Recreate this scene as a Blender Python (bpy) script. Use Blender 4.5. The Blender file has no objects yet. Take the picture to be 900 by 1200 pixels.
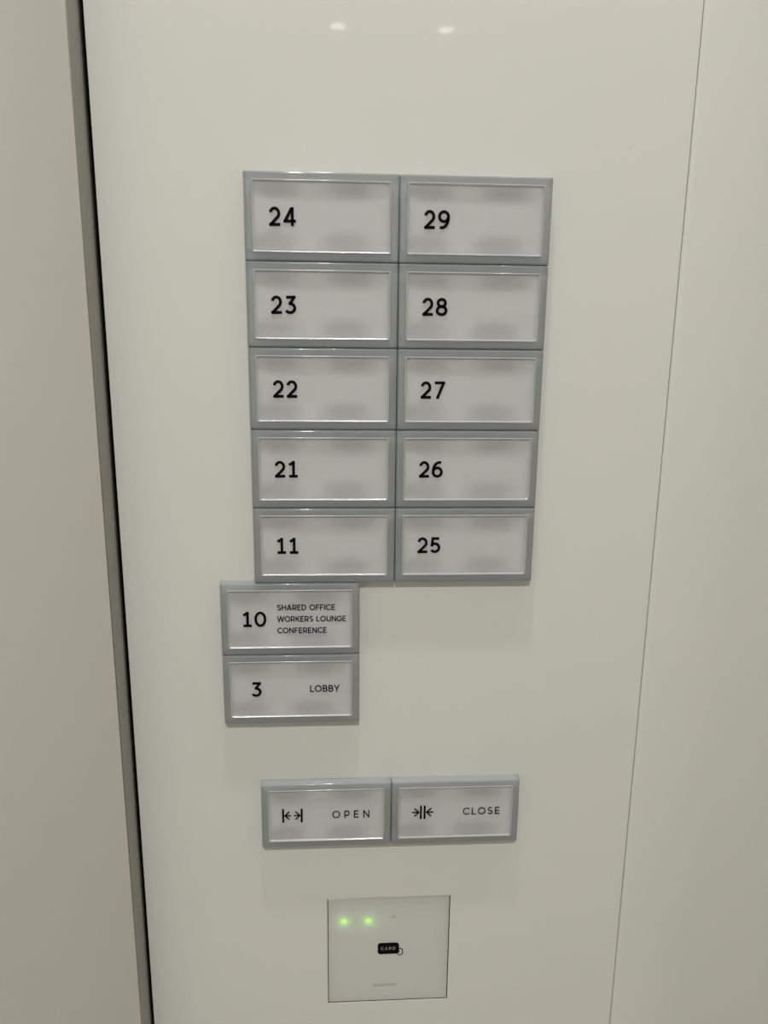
import bpy, bmesh, math
from mathutils import Matrix, Vector

C = bpy.context.scene.collection
S = bpy.context.scene
MM = 0.001
Z0 = 1.557            # height of the top edge of the button field above the cabin floor

def P(x, y, z):       # millimetres, measured from the middle of the top edge of the button field
    return Vector((x * MM, y * MM, z * MM + Z0))

# ------------------------------------------------------------------ camera
FPX = 850.0
cam = bpy.data.cameras.new('camera')
cam.sensor_fit = 'HORIZONTAL'
cam.sensor_width = 36.0
cam.lens = 36.0 * FPX / 900.0
cam.clip_start = 0.01
co = bpy.data.objects.new('camera', cam)
C.objects.link(co)
RIGHT = Vector((0.998404, -0.055592, 0.009919))
DOWN = Vector((-0.002224, -0.21423, -0.976781))
FWD = Vector((0.056426, 0.9752, -0.214012))
m = Matrix((RIGHT, -DOWN, -FWD)).transposed().to_4x4()
m.translation = P(-23.537, -322.963, -71.925)
co.matrix_world = m
S.camera = co

# ------------------------------------------------------------------ light and exposure
S.view_settings.view_transform = 'Standard'
S.view_settings.look = 'None'
S.view_settings.gamma = 1.0
S.view_settings.use_curve_mapping = False
S.view_settings.exposure = 0.0
S.cycles.max_bounces = 24
S.cycles.diffuse_bounces = 18
S.cycles.transparent_max_bounces = 24
S.cycles.transmission_bounces = 18
S.cycles.caustics_reflective = False
S.cycles.caustics_refractive = False
w = bpy.data.worlds.new('world')
S.world = w
w.use_nodes = True
w.node_tree.nodes['Background'].inputs[0].default_value = (0, 0, 0, 1)
CEIL = 800.0
LAMP_COLOR = (1.0, 0.995, 0.95)
LAMPS = [(-33, -130, 4.0), (263, -130, 1.2), (559, -130, 0.5), (-115, -1000, 11.2), (-33, -1900, 0), (263, -1900, 0)]
for lx, ly, pw in LAMPS:
    if not pw:
        continue                      # the rear lamps only glow
    ld = bpy.data.lights.new('downlight_beam', 'AREA')
    ld.shape = 'DISK'
    ld.size = 0.034
    ld.energy = pw
    ld.color = LAMP_COLOR
    lo = bpy.data.objects.new('downlight_beam', ld)
    lo.location = P(lx, ly, CEIL - 1.5)
    C.objects.link(lo)

# ------------------------------------------------------------------ materials
def srgb(r, g, b):
    f = lambda v: (v / 255 / 12.92) if v / 255 <= 0.04045 else ((v / 255 + 0.055) / 1.055) ** 2.4
    return (f(r), f(g), f(b), 1)

def mat(name, color, rough=0.4, metal=0.0, alpha=1.0, emit=None, strength=0.0, coat=0.0, ior=1.5):
    mt = bpy.data.materials.new(name)
    mt.use_nodes = True
    b = mt.node_tree.nodes['Principled BSDF']
    b.inputs['Base Color'].default_value = color
    b.inputs['Roughness'].default_value = rough
    b.inputs['Metallic'].default_value = metal
    b.inputs['Alpha'].default_value = alpha
    b.inputs['IOR'].default_value = ior
    b.inputs['Coat Weight'].default_value = coat
    if emit:
        b.inputs['Emission Color'].default_value = emit
        b.inputs['Emission Strength'].default_value = strength
    return mt

def add_noise(mt, c1, c2, scale, stretch=(1, 1, 1)):
    nt = mt.node_tree
    b = nt.nodes['Principled BSDF']
    tc = nt.nodes.new('ShaderNodeTexCoord')
    mp = nt.nodes.new('ShaderNodeMapping')
    mp.inputs['Scale'].default_value = stretch
    ns = nt.nodes.new('ShaderNodeTexNoise')
    ns.inputs['Scale'].default_value = scale
    ns.inputs['Detail'].default_value = 3
    rp = nt.nodes.new('ShaderNodeValToRGB')
    rp.color_ramp.elements[0].position = 0.3
    rp.color_ramp.elements[1].position = 0.7
    rp.color_ramp.elements[0].color = c1
    rp.color_ramp.elements[1].color = c2
    nt.links.new(tc.outputs['Object'], mp.inputs['Vector'])
    nt.links.new(mp.outputs['Vector'], ns.inputs['Vector'])
    nt.links.new(ns.outputs['Fac'], rp.inputs['Fac'])
    nt.links.new(rp.outputs['Color'], b.inputs['Base Color'])

M = {}
M['panel'] = mat('white_gloss_panel', (0.72, 0.715, 0.65, 1), 0.03)
add_noise(M['panel'], (0.715, 0.71, 0.675, 1), (0.725, 0.718, 0.68, 1), 9)
M['jamb'] = mat('grey_gloss_jamb', (0.56, 0.55, 0.49, 1), 0.12, ior=1.7)
add_noise(M['jamb'], (0.575, 0.565, 0.52, 1), (0.585, 0.57, 0.525, 1), 7)
M['room'] = mat('cabin_wall', (0.58, 0.575, 0.55, 1), 0.3)
M['ceiling'] = mat('cabin_ceiling', (0.75, 0.74, 0.70, 1), 0.6)
M['floor'] = mat('cabin_floor', (0.55, 0.52, 0.46, 1), 0.35)
add_noise(M['floor'], (0.60, 0.58, 0.53, 1), (0.66, 0.64, 0.59, 1), 14)
M['metal'] = mat('brushed_metal', (0.36, 0.35, 0.31, 1), 0.35, 1.0)
add_noise(M['metal'], (0.34, 0.33, 0.29, 1), (0.38, 0.37, 0.33, 1), 60, (1, 1, 0.02))
M['black'] = mat('black_gasket', (0.0015, 0.0015, 0.002, 1), 0.8, ior=1.08)
def layered(name, clear, tint, trans, tcol, dcol, rough):
    """Gloss over a mix of clear, translucent and matt: for acrylic and for the opal faces."""
    mt = bpy.data.materials.new(name)
    mt.use_nodes = True
    nt = mt.node_tree
    nt.nodes.clear()
    N = nt.nodes.new
    out, fres, gl = N('ShaderNodeOutputMaterial'), N('ShaderNodeFresnel'), N('ShaderNodeBsdfGlossy')
    df, tl, tr = N('ShaderNodeBsdfDiffuse'), N('ShaderNodeBsdfTranslucent'), N('ShaderNodeBsdfTransparent')
    m1, m2, m3 = N('ShaderNodeMixShader'), N('ShaderNodeMixShader'), N('ShaderNodeMixShader')
    fres.inputs['IOR'].default_value = 1.49
    gl.inputs['Roughness'].default_value = rough
    df.inputs['Color'].default_value = dcol
    tl.inputs['Color'].default_value = tcol
    tr.inputs['Color'].default_value = tint
    L = nt.links.new
    m1.inputs[0].default_value = trans
    L(df.outputs[0], m1.inputs[1]); L(tl.outputs[0], m1.inputs[2])
    m2.inputs[0].default_value = clear
    L(m1.outputs[0], m2.inputs[1]); L(tr.outputs[0], m2.inputs[2])
    L(fres.outputs[0], m3.inputs[0]); L(m2.outputs[0], m3.inputs[1]); L(gl.outputs[0], m3.inputs[2])
    L(m3.outputs[0], out.inputs['Surface'])
    return mt
M['acrylic'] = layered('clear_acrylic', 0.44, (0.95, 0.975, 0.99, 1), 0.62, (0.97, 0.99, 1.0, 1), (0.92, 0.965, 1.0, 1), 0.06)
M['face'] = layered('white_button_face', 0.0, (1, 1, 1, 1), 0.58, (0.99, 0.993, 1.0, 1), (0.965, 0.97, 0.985, 1), 0.1)
M['board'] = mat('backlight_board', (0.97, 0.97, 0.97, 1), 0.6)
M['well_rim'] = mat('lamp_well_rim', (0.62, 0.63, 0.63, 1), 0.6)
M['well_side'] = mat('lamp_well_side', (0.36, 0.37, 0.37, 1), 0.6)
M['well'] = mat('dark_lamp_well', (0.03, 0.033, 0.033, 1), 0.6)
M['seal'] = mat('grey_joint_seal', (0.30, 0.29, 0.26, 1), 0.6)
M['ink'] = mat('black_ink', (0.004, 0.004, 0.005, 1), 0.6, ior=1.15)
M['glass'] = layered('opal_reader_window', 0.0, (1, 1, 1, 1), 0.42, (0.98, 0.99, 0.96, 1), (0.96, 0.965, 0.925, 1), 0.15)
M['diffuser'] = mat('reader_diffuser', (0.92, 0.93, 0.90, 1), 0.5)
M['led_on'] = mat('green_led', (0.2, 0.8, 0.1, 1), 0.4, emit=(0.42, 0.85, 0.12, 1), strength=0.9)
M['led_off'] = mat('unlit_led', (0.50, 0.515, 0.48, 1), 0.5)
M['gasket'] = mat('grey_gasket', (0.06, 0.065, 0.06, 1), 0.5)
M['pale_ink'] = mat('pale_ink', (0.36, 0.35, 0.33, 1), 0.5)
M['lens'] = mat('lamp_lens', (0.9, 0.9, 0.9, 1), 0.5, emit=(1.0, 0.97, 0.9, 1), strength=6)
M['trim_white'] = mat('white_trim_ring', (0.8, 0.8, 0.78, 1), 0.4)

# ------------------------------------------------------------------ helpers
def link(name, bm, mt, parent=None, smooth=False):
    bmesh.ops.recalc_face_normals(bm, faces=bm.faces[:])
    me = bpy.data.meshes.new(name)
    bm.to_mesh(me)
    bm.free()
    me.materials.append(mt)
    if smooth:
        for p in me.polygons:
            p.use_smooth = True
        me.set_sharp_from_angle(angle=math.radians(50))
    o = bpy.data.objects.new(name, me)
    C.objects.link(o)
    if parent:
        o.parent = parent
    return o

def box(bm, x0, x1, y0, y1, z0, z1):          # millimetres, local
    vs = [bm.verts.new((x * MM, y * MM, z * MM)) for x in (x0, x1) for y in (y0, y1) for z in (z0, z1)]
    for f in ((0, 1, 3, 2), (4, 6, 7, 5), (0, 4, 5, 1), (2, 3, 7, 6), (0, 2, 6, 4), (1, 5, 7, 3)):
        bm.faces.new([vs[i] for i in f])

def bevel(bm, mm, seg=2, edges=None):
    bmesh.ops.bevel(bm, geom=edges if edges is not None else bm.edges[:], offset=mm * MM, segments=seg, affect='EDGES', profile=0.5)

def prism(bm, prof):
    lo = [bm.verts.new((a * MM, b * MM, ZF * MM)) for a, b in prof]
    hi = [bm.verts.new((a * MM, b * MM, CEIL * MM)) for a, b in prof]
    for i in range(len(prof)):
        j = (i + 1) % len(prof)
        bm.faces.new((lo[i], lo[j], hi[j], hi[i]))
    bm.faces.new(lo)
    bm.faces.new(hi)

def structure(name, bm, mt, smooth=False):
    o = link(name, bm, mt, smooth=smooth)
    o.location = (0, 0, Z0)
    o['kind'] = 'structure'
    return o

def thing(name, label, cat, x, y, z, group=None):
    o = bpy.data.objects.new(name, None)
    o.empty_display_size = 0.01
    o.location = P(x, y, z)
    C.objects.link(o)
    o['label'] = label
    o['category'] = cat
    if group:
        o['group'] = group
    return o

def ring_strip(bm, loops, cap_first=False, cap_last=False):
    vl = [[bm.verts.new((a * MM, b * MM, c * MM)) for a, b, c in lp] for lp in loops]
    n = len(vl[0])
    for A, B in zip(vl[:-1], vl[1:]):
        for i in range(n):
            j = (i + 1) % n
            bm.faces.new((A[i], A[j], B[j], B[i]))
    if cap_first:
        bm.faces.new(vl[0])
    if cap_last:
        bm.faces.new(vl[-1])
    return vl

# ------------------------------------------------------------------ lettering: every sign is drawn as strokes of constant width
def arc(cx, cy, rx, ry, a0, a1, n=22):
    return [(cx + rx * math.cos(math.radians(a0 + (a1 - a0) * i / n)), cy + ry * math.sin(math.radians(a0 + (a1 - a0) * i / n))) for i in range(n + 1)]

T, Bq = 0.925, 0.075          # centre lines of the top and bottom strokes
six = [arc(.32, .335, .255, .26, 0, 360, 32), arc(.43, .37, .365, .555, 72, 178, 16)]
GLYPH = {
    '0': (.74, [arc(.37, .5, .29, .425, 0, 360, 36)]),
    '1': (.60, [[(.07, .76), (.33, T), (.33, 0)], [(.06, Bq), (.58, Bq)]]),
    '2': (.64, [arc(.31, .655, .235, .27, 168, -38) + [(.09, Bq), (.62, Bq)]]),
    '3': (.64, [[(.07, T), (.53, T), (.29, .575)] + arc(.29, .325, .265, .25, 82, -148, 22)]),
    '4': (.72, [[(.50, 0), (.50, 1)], [(.46, .94), (.09, .265), (.70, .265)]]),
    '5': (.64, [[(.55, T), (.15, T), (.115, .50)] + arc(.29, .335, .265, .26, 118, -146, 22)]),
    '6': (.65, six),
    '7': (.64, [[(.04, T), (.57, T), (.20, 0)]]),
    '8': (.66, [arc(.33, .725, .215, .20, 0, 360, 30), arc(.33, .30, .265, .225, 0, 360, 30)]),
    '9': (.65, [[(.65 - x, 1 - y) for x, y in st] for st in six]),
    'A': (.80, [[(.04, 0), (.40, .95), (.76, 0)], [(.16, .28), (.64, .28)]]),
    'B': (.68, [[(.10, Bq), (.10, T), (.38, T)] + arc(.38, .725, .19, .20, 90, -90, 12) + [(.10, .525)], [(.38, .525)] + arc(.38, .30, .235, .225, 90, -90, 12) + [(.10, Bq)]]),
    'C': (.80, [arc(.46, .5, .40, .425, 42, 318, 30)]),
    'D': (.80, [[(.10, Bq), (.10, T), (.34, T)] + arc(.34, .5, .39, .425, 90, -90, 22) + [(.10, Bq)]]),
    'E': (.64, [[(.58, T), (.10, T), (.10, Bq), (.60, Bq)], [(.10, .51), (.54, .51)]]),
    'F': (.60, [[(.58, T), (.10, T), (.10, 0)], [(.10, .48), (.53, .48)]]),
    'G': (.84, [arc(.46, .5, .40, .425, 42, 322, 30) + [(.77, .46), (.50, .46)]]),
    'H': (.78, [[(.10, 0), (.10, 1)], [(.68, 0), (.68, 1)], [(.10, .51), (.68, .51)]]),
    'I': (.20, [[(.10, 0), (.10, 1)]]),
    'K': (.70, [[(.10, 0), (.10, 1)], [(.62, .97), (.12, .38)], [(.30, .56), (.66, .02)]]),
    'L': (.58, [[(.10, 1), (.10, Bq), (.56, Bq)]]),
    'N': (.80, [[(.10, 0), (.10, .93), (.70, .07), (.70, 1)]]),
    'O': (.92, [arc(.46, .5, .405, .425, 0, 360, 36)]),
    'P': (.68, [[(.10, 0), (.10, T), (.36, T)] + arc(.36, .64, .25, .285, 90, -90, 16) + [(.10, .355)]]),
    'R': (.70, [[(.10, 0), (.10, T), (.36, T)] + arc(.36, .64, .25, .285, 90, -90, 16) + [(.10, .355)], [(.38, .35), (.62, .0)]]),
    'S': (.66, [arc(.33, .715, .235, .21, 40, 262, 20) + arc(.33, .29, .26, .215, 82, -142, 20)]),
    'U': (.78, [[(.10, 1), (.10, .38)] + arc(.39, .36, .29, .285, 180, 360, 20) + [(.68, 1)]]),
    'W': (1.16, [[(.04, 1), (.31, .05), (.58, .95), (.85, .05), (1.12, 1)]]),
    'Y': (.74, [[(.04, 1), (.37, .42), (.70, 1)], [(.37, .45), (.37, 0)]]),
    ' ': (.34, []),
}

def stroke(bm, pts, half, y, thick=0.05):
    """One pen stroke; at a sharp turn the pen lifts and starts again with a square end."""
    for i in range(1, len(pts) - 1):
        d1 = Vector((pts[i][0] - pts[i - 1][0], pts[i][1] - pts[i - 1][1])).normalized()
        d2 = Vector((pts[i + 1][0] - pts[i][0], pts[i + 1][1] - pts[i][1])).normalized()
        if d1.dot(d2) < -0.2:
            e = half * 0.85
            stroke(bm, list(pts[:i]) + [(pts[i][0] + d1.x * e, pts[i][1] + d1.y * e)], half, y, thick)
            stroke(bm, [(pts[i][0] - d2.x * e, pts[i][1] - d2.y * e)] + list(pts[i + 1:]), half, y, thick)
            return
    closed = (abs(pts[0][0] - pts[-1][0]) + abs(pts[0][1] - pts[-1][1])) < 1e-6
    q = []
    for p in pts:
        if not q or math.hypot(p[0] - q[-1][0], p[1] - q[-1][1]) > 1e-4:
            q.append(p)
    if closed:
        q = q[:-1] if math.hypot(q[0][0] - q[-1][0], q[0][1] - q[-1][1]) < 1e-4 else q
    n = len(q)
    L, R_ = [], []
    for i in range(n):
        pa = q[i - 1] if (closed or i) else None
        pb = q[(i + 1) % n] if (closed or i < n - 1) else None
        d1 = Vector((q[i][0] - pa[0], q[i][1] - pa[1])).normalized() if pa else None
        d2 = Vector((pb[0] - q[i][0], pb[1] - q[i][1])).normalized() if pb else None
        d1 = d1 or d2
        d2 = d2 or d1
        n1, n2 = Vector((-d1.y, d1.x)), Vector((-d2.y, d2.x))
        mi = n1 + n2
        mi = mi.normalized() if mi.length > 1e-3 else n1
        k = min(1.0 / max(mi.dot(n1), 0.2), 1.45)
        L.append((q[i][0] + mi.x * half * k, q[i][1] + mi.y * half * k))
        R_.append((q[i][0] - mi.x * half * k, q[i][1] - mi.y * half * k))
    mk = lambda p, yy: bm.verts.new((p[0] * MM, yy * MM, p[1] * MM))
    quad = [(mk(a, y), mk(b, y), mk(b, y - thick), mk(a, y - thick)) for a, b in zip(L, R_)]
    rng = range(n) if closed else range(n - 1)
    for i in rng:
        A, B = quad[i], quad[(i + 1) % n]
        for e in range(4):
            f = (e + 1) % 4
            bm.faces.new((A[e], A[f], B[f], B[e]))
    if not closed:
        bm.faces.new(quad[0])
        bm.faces.new(quad[-1])

def write(bm, text, x0, x1, zc, cap, sw, y):
    """Lettering between x0 and x1 (mm), centred on zc; the gaps between letters take up the slack."""
    ws = [GLYPH[c][0] * cap for c in text]
    gap = (x1 - x0 - sum(ws)) / max(len(text) - 1, 1)
    x = x0
    for c, wd in zip(text, ws):
        for st in GLYPH[c][1]:
            stroke(bm, [(x + a * cap, zc + (b - .5) * cap) for a, b in st], sw / 2, y)
        x += wd + gap

# ------------------------------------------------------------------ the cabin
X0, X1, YB, ZF = -870.0, 1100.0, -2100.0, -1557.0
PL, PR = -123.8, 122.6                               # edges of the operating panel
RX0, RX1, RZ0, RZ1 = -32.1, 31.8, -411.2, -346.7     # opening of the card reader
bm = bmesh.new(); box(bm, X0, X1, YB, 340, ZF - 40, ZF); structure('floor', bm, M['floor'])
bm = bmesh.new(); box(bm, X0, X1, YB, 340, CEIL, CEIL + 40); structure('ceiling', bm, M['ceiling'])
bm = bmesh.new(); box(bm, X0 - 40, X1 + 40, YB - 40, YB, ZF, CEIL); structure('wall_back', bm, M['room'])
bm = bmesh.new(); box(bm, X0 - 40, X0, YB, 340, ZF, CEIL); structure('wall_left_side', bm, M['room'])
bm = bmesh.new(); box(bm, X1, X1 + 40, YB, 340, ZF, CEIL); structure('wall_right_side', bm, M['room'])

# operating panel: a board with an opening for the card reader and softly rounded long edges
bm = bmesh.new()
TH, RB = 9.0, 0.15
xs = [PL, PL + RB, RX0, RX1, PR - RB, PR]
zs = [ZF, RZ0, RZ1, CEIL]
def yfront(x):
    return RB if x == PL else (0.25 if x == PR else 0.0)
vf = {(i, k): bm.verts.new((xs[i] * MM, yfront(xs[i]) * MM, zs[k] * MM)) for i in range(6) for k in range(4)}
vb = {(i, k): bm.verts.new((xs[i] * MM, TH * MM, zs[k] * MM)) for i in range(6) for k in range(4)}
for i in range(5):
    for k in range(3):
        if (i, k) == (2, 1):
            continue
        bm.faces.new((vf[i, k], vf[i + 1, k], vf[i + 1, k + 1], vf[i, k + 1]))
        bm.faces.new((vb[i, k], vb[i, k + 1], vb[i + 1, k + 1], vb[i + 1, k]))
for k in range(3):
    bm.faces.new((vf[0, k], vf[0, k + 1], vb[0, k + 1], vb[0, k]))
    bm.faces.new((vf[5, k], vb[5, k], vb[5, k + 1], vf[5, k + 1]))
for (a, b) in (((2, 1), (3, 1)), ((3, 1), (3, 2)), ((3, 2), (2, 2)), ((2, 2), (2, 1))):
    bm.faces.new((vf[a], vf[b], vb[b], vb[a]))
for i in range(5):
    bm.faces.new((vf[i, 0], vf[i + 1, 0], vb[i + 1, 0], vb[i, 0]))
    bm.faces.new((vf[i, 3], vf[i + 1, 3], vb[i + 1, 3], vb[i, 3]))
structure('wall_front', bm, M['panel'])

# right-hand wall panel beyond the fine joint
bm = bmesh.new()
prof, px, py = [(PR + 0.55, TH), (PR + 0.55, 0.25), (PR + 0.8, 0.0), (PR + 3.0, 0.0)], PR + 3.0, 0.0
for k in range(1, 13):                # gentle curve added so the panel darkens away from the joint
    a = math.radians(16 * k / 12)
    px, py = px + 3.5, py + 3.5 * math.tan(a)
    prof.append((px, py))
py += (X1 - px) * math.tan(math.radians(16))
prof += [(X1, py), (X1, py + 9)]
prism(bm, prof)
structure('wall_right', bm, M['panel'], True)

# left-hand jamb panel stands 15.7 mm proud; its metal edge strip faces the operating panel
JX, JY = -126.2, -15.7
bm = bmesh.new()
prof, px, py = [(JX + .8, 14.0), (JX + .8, JY)], JX + .8, JY
for k in range(16):                   # a shallow bow, added so the face darkens towards its metal edge
    a = math.radians(32 * (1 - k / 16))
    px, py = px - 5.0, py + 5.0 * math.tan(a)
    prof.append((px, py))
prof += [(X0, py), (X0, 14.0)]
prism(bm, prof)
structure('wall_left', bm, M['jamb'], True)
bm = bmesh.new(); box(bm, JX + .8, JX + 1.3, JY, 12, ZF, CEIL); structure('trim_1', bm, M['metal'])
bm = bmesh.new(); box(bm, JX + 1.3, PL, 1.5, 14, ZF, CEIL); structure('trim_2', bm, M['black'])
bm = bmesh.new(); box(bm, PR, PR + 0.55, 0.75, TH, ZF, CEIL); structure('trim_3', bm, M['seal'])
bm = bmesh.new(); box(bm, X0, PR + 14, 14, 40, ZF, CEIL); structure('wall_front_backing', bm, M['black'])

# ------------------------------------------------------------------ buttons
BW, BH, BT = 32.0, 17.5, 4.6          # half width, half height, thickness

def rect(hx, hz, y, r=0.0, n=4):
    if r <= 0:
        return [(-hx, y, -hz), (hx, y, -hz), (hx, y, hz), (-hx, y, hz)]
    out = []
    for cx, cz, a0 in ((hx - r, -hz + r, -90), (hx - r, hz - r, 0), (-hx + r, hz - r, 90), (-hx + r, -hz + r, 180)):
        for i in range(n + 1):
            a = math.radians(a0 + 90 * i / n)
            out.append((cx + r * math.cos(a), y, cz + r * math.sin(a)))
    return out

IN = 3.3                              # width of the clear rim
FX, FZ = BW - IN, BH - IN
DEEP = 1.1                            # depth of the white tray below the front of the rim

def rim_bm():
    """Clear frame, open at the back where it sits on the panel."""
    bm = bmesh.new()
    e = 0.015
    loops = [rect(BW - e, BH - e, -0.05, .3), rect(BW - e - .2, BH - e - .2, -BT + .7, .4)]
    for k in range(1, 5):
        a = math.radians(90 * k / 4)
        ins = e + .2 + .7 * (1 - math.cos(a))
        loops.append(rect(BW - ins, BH - ins, -BT + .7 - .7 * math.sin(a), .5))
    loops += [rect(FX + .05, FZ + .05, -BT, .5), rect(FX + .05, FZ + .05, -0.05, .5)]
    ring_strip(bm, loops)
    return bm

def face_bm():
    """Opal tray: a rounded lip, then a soft hollow; open at the back over the backlight board."""
    bm = bmesh.new()
    loops = [rect(FX, FZ, -0.35, .5)]
    for k in range(0, 5):
        a = math.radians(90 * k / 4)
        ins = .3 * (1 - math.cos(a))
        loops.append(rect(FX - ins, FZ - ins, -BT + .05 - .3 * math.sin(a), .5))
    loops += [rect(FX - .5, FZ - .5, -BT - .22, .45), rect(FX - .9, FZ - .9, -BT + .5, .4)]
    for k in range(1, 11):
        t = k / 10.0
        ins = .9 + 8.0 * t
        dep = .7 + (DEEP - .7) * (1 - (1 - t) ** 2.0)
        loops.append(rect(FX - ins, FZ - ins, -BT - .2 + dep, .4))
    ring_strip(bm, loops, cap_last=True)
    return bm

def board_bm():
    """Board behind the opal face; lamp wells sit along its upper and lower edge."""
    bm = bmesh.new()
    box(bm, -FX + .1, FX - .1, -2.2, -.06, -FZ + .1, FZ - .1)
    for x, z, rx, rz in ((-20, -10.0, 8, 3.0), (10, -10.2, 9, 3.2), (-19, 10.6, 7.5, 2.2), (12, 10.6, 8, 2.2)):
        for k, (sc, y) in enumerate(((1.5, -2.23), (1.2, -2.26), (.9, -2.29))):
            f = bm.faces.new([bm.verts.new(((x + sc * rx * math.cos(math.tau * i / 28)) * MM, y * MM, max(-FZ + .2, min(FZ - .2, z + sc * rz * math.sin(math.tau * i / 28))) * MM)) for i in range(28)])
            f.material_index = k + 1  # stepped greys paint the wells' soft shade, darkening the face in blobs
    return bm

FLOOR_Y = -BT - .2 + DEEP
rim_proto = face_proto = board_proto = None

def button(kind, label, cat, x, z, group, paint):
    global rim_proto, face_proto, board_proto
    t = thing(kind, label, cat, x, 0, z, group)
    if rim_proto is None:
        rim_proto = link('rim', rim_bm(), M['acrylic'], t, smooth=True)
        face_proto = link('face', face_bm(), M['face'], t, smooth=True)
        board_proto = link('backlight_board', board_bm(), M['board'], t)
        for k in ('well_rim', 'well_side', 'well'):
            board_proto.data.materials.append(M[k])
    else:
        for pr in (rim_proto, face_proto, board_proto):
            c = pr.copy()
            C.objects.link(c)
            c.parent = t
    for pname, draw in paint:
        bm = bmesh.new()
        draw(bm)
        link(pname, bm, M['ink'], t)
    return t

TY = FLOOR_Y - .28
def number(text, x0=-21.6, x1=None, sw=1.22):
    cap = 7.35
    if x1 is None:
        x1 = x0 + sum(GLYPH[c][0] for c in text) * cap + .14 * cap * (len(text) - 1) + .1
    return ('numeral', lambda bm: write(bm, text, x0, x1, 0, cap, sw, TY))

FLOORS = [
    ('24', -1, 0, 'white clear-rimmed elevator button marked twenty-four, at the top of the first column'),
    ('23', -1, 1, 'white clear-rimmed elevator button marked twenty-three, directly below twenty-four'),
    ('22', -1, 2, 'white clear-rimmed elevator button marked twenty-two, between twenty-three and twenty-one'),
    ('21', -1, 3, 'white clear-rimmed elevator button marked twenty-one, directly above the eleven button'),
    ('11', -1, 4, 'white clear-rimmed elevator button marked eleven, above the shared office button'),
    ('29', 1, 0, 'white clear-rimmed elevator button marked twenty-nine, at the top of the second column'),
    ('28', 1, 1, 'white clear-rimmed elevator button marked twenty-eight, directly below twenty-nine'),
    ('27', 1, 2, 'white clear-rimmed elevator button marked twenty-seven, beside twenty-two'),
    ('26', 1, 3, 'white clear-rimmed elevator button marked twenty-six, directly above twenty-five'),
    ('25', 1, 4, 'white clear-rimmed elevator button marked twenty-five, at the foot of the second column'),
]
for text, side, row, label in FLOORS:
    button('floor_button', label, 'button', side * 32, -17.5 - 35 * row, 'floor buttons', [number(text)])

def office(bm):
    for k, (s, x1) in enumerate((('SHARED OFFICE', 20.7), ('WORKERS LOUNGE', 25.8), ('CONFERENCE', 16.8))):
        write(bm, s, -6.0, x1, 5.6 - 5.6 * k, 2.75, .45, TY)
button('floor_button', 'elevator button marked ten with shared office, workers lounge and conference captions', 'button', -48, -192.5, 'floor buttons', [number('10', -22.0), ('caption', office)])
button('floor_button', 'elevator button marked three with a lobby caption, below the shared office button', 'button', -48, -227.5, 'floor buttons',
       [number('3', -18.8), ('caption', lambda bm: write(bm, 'LOBBY', 8.6, 22.6, 0, 3.4, .52, TY))])

def arrow(bm, tail, tip, head=2.2, sw=.66):
    s = 1 if tip > tail else -1
    stroke(bm, [(tail, 0), (tip - s * .3, 0)], sw / 2, TY)
    stroke(bm, [(tip - s * head, head), (tip, 0), (tip - s * head, -head)], sw / 2, TY)
def bar(bm, x, h=3.75, sw=.95):
    stroke(bm, [(x, -h), (x, h)], sw / 2, TY)
def icon_open(bm):
    bar(bm, -21.3); bar(bm, -12.2); arrow(bm, -17.5, -20.4); arrow(bm, -16.0, -13.1)
def icon_close(bm):
    bar(bm, -17.2); bar(bm, -15.3); arrow(bm, -21.6, -18.2); arrow(bm, -10.9, -14.3)
button('door_button', 'elevator door open button with two arrows parting between bars', 'button', -32, -295, 'door buttons',
       [('arrow_icon', icon_open), ('caption', lambda bm: write(bm, 'OPEN', 2.9, 21.3, 0, 4.1, .55, TY))])
button('door_button', 'elevator door close button with two arrows meeting at double bars', 'button', 32, -295, 'door buttons',
       [('arrow_icon', icon_close), ('caption', lambda bm: write(bm, 'CLOSE', 4.0, 22.5, 0, 4.0, .55, TY))])

# ------------------------------------------------------------------ card reader
cx, cz = (RX0 + RX1) / 2, (RZ0 + RZ1) / 2
hx, hz = (RX1 - RX0) / 2, (RZ1 - RZ0) / 2
t = thing('card_reader', 'square frosted card reader window with green lights below the door buttons', 'card reader', cx, 0, cz)
DY = 2.8
bm = bmesh.new(); box(bm, -hx + .15, hx - .15, DY, DY + 1.5, -hz + .15, hz - .15); link('diffuser', bm, M['diffuser'], t)
bm = bmesh.new()
ring_strip(bm, [rect(hx - .06, hz - .06, 0.3), rect(hx - .36, hz - .36, 0.3), rect(hx - .36, hz - .36, 0.95), rect(hx - 2.2, hz - 2.2, 1.1), rect(hx - 2.2, hz - 2.2, DY), rect(hx - .1, hz - .1, DY)])  # dark lining and flange added to shade the edges of the window
link('frame', bm, M['gasket'], t)
bm = bmesh.new(); ring_strip(bm, [rect(hx - .4, hz - .4, .9), rect(hx - .4, hz - .4, .55), rect(hx - .55, hz - .55, .4)], cap_last=True); link('window', bm, M['glass'], t)
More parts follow.
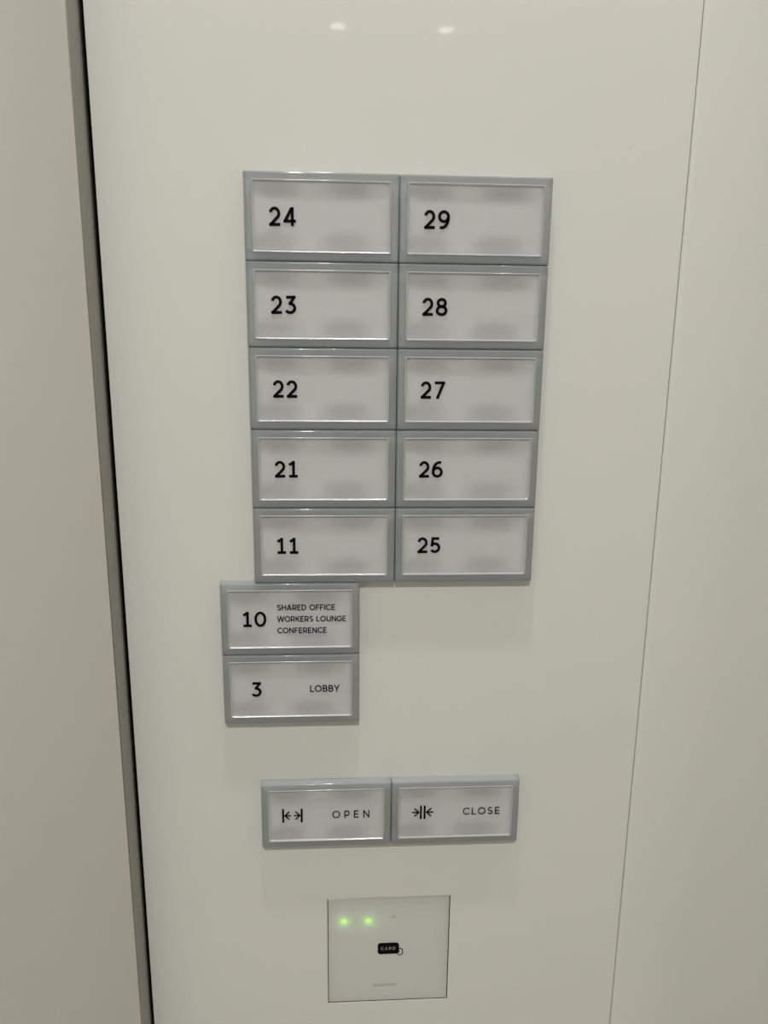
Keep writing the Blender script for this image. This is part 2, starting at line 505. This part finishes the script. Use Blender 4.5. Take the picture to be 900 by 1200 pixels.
for lx, lz, on in ((-23.4, 18.0, 1), (-10.6, 17.8, 1), (2.5, 20.2, 0)):
    bm = bmesh.new()
    bmesh.ops.create_uvsphere(bm, u_segments=20, v_segments=12, radius=1.25 * MM, matrix=Matrix.Translation((lx * MM, 0.42 * MM, lz * MM)) @ Matrix.Diagonal((1.2, .14 if on else .03, .85, 1)))
    o = link('indicator_light', bm, M['led_on'] if on else M['led_off'], t, smooth=True)
    if on:
        ld = bpy.data.lights.new('led_glow', 'POINT')
        ld.energy = 0.00013
        ld.color = (0.5, 1.0, 0.15)
        ld.shadow_soft_size = 0.0008
        lo = bpy.data.objects.new('led_glow', ld)
        lo.location = (lx * MM, 1.5 * MM, lz * MM)
        lo.parent = t
        C.objects.link(lo)
    o['label'] = 'glowing green indicator light' if on else 'unlit grey indicator light'
def rounded_plate(bm, x, z, hw, hh, r, y0, y1):
    ring_strip(bm, [[(a + x, y, c + z) for a, y, c in rect(hw, hh, yy, r, 6)] for yy in (y0, y1)], True, True)
bm = bmesh.new(); rounded_plate(bm, (-0.05), 0.7, 5.6, 3.45, 1.5, .39, .30)
tag = link('key_tag_icon', bm, M['ink'], t)
bm = bmesh.new(); write(bm, 'CARD', (-0.05) - 3.9, (-0.05) + 3.7, 0.7, 1.75, .26, .30); o = link('lettering', bm, M['pale_ink'], tag); o['label'] = 'pale grey lettering'
bm = bmesh.new(); stroke(bm, arc(6.1, -1.6, 1.45, 2.1, 0, 360, 28), .24, .36); stroke(bm, [(5.8, -2.2), (5.8, -.6)], .16, .36)
o = link('ring', bm, M['ink'], tag)
bm = bmesh.new(); box(bm, -8.2, 4.6, 0.36, 0.42, -22.9, -21.3); link('slot_mark', bm, M['led_off'], t)

# ------------------------------------------------------------------ ceiling downlights (seen mirrored in the glossy panel)
first = None
for k, (lx, ly, pw) in enumerate(LAMPS):
    t = thing('downlight', 'small round recessed ceiling downlight with a white trim ring', 'downlight', lx, ly, CEIL, 'ceiling downlights')
    if first is None:
        bm = bmesh.new()
        circ = lambda r, z: [(r * math.cos(math.tau * i / 40), r * math.sin(math.tau * i / 40), z) for i in range(40)]
        ring_strip(bm, [circ(30, 0), circ(29, -1.4), circ(22.5, -2.2), circ(21.5, -.2)])
        a = link('trim_ring', bm, M['trim_white'], t)
        bm = bmesh.new()
        ring_strip(bm, [circ(21.4, -.3), circ(14, -.9), circ(5, -1.1)], cap_first=False, cap_last=True)
        b = link('lens', bm, M['lens'], t)
        first = (a, b)
    else:
        for pr in first:
            c = pr.copy(); C.objects.link(c); c.parent = t
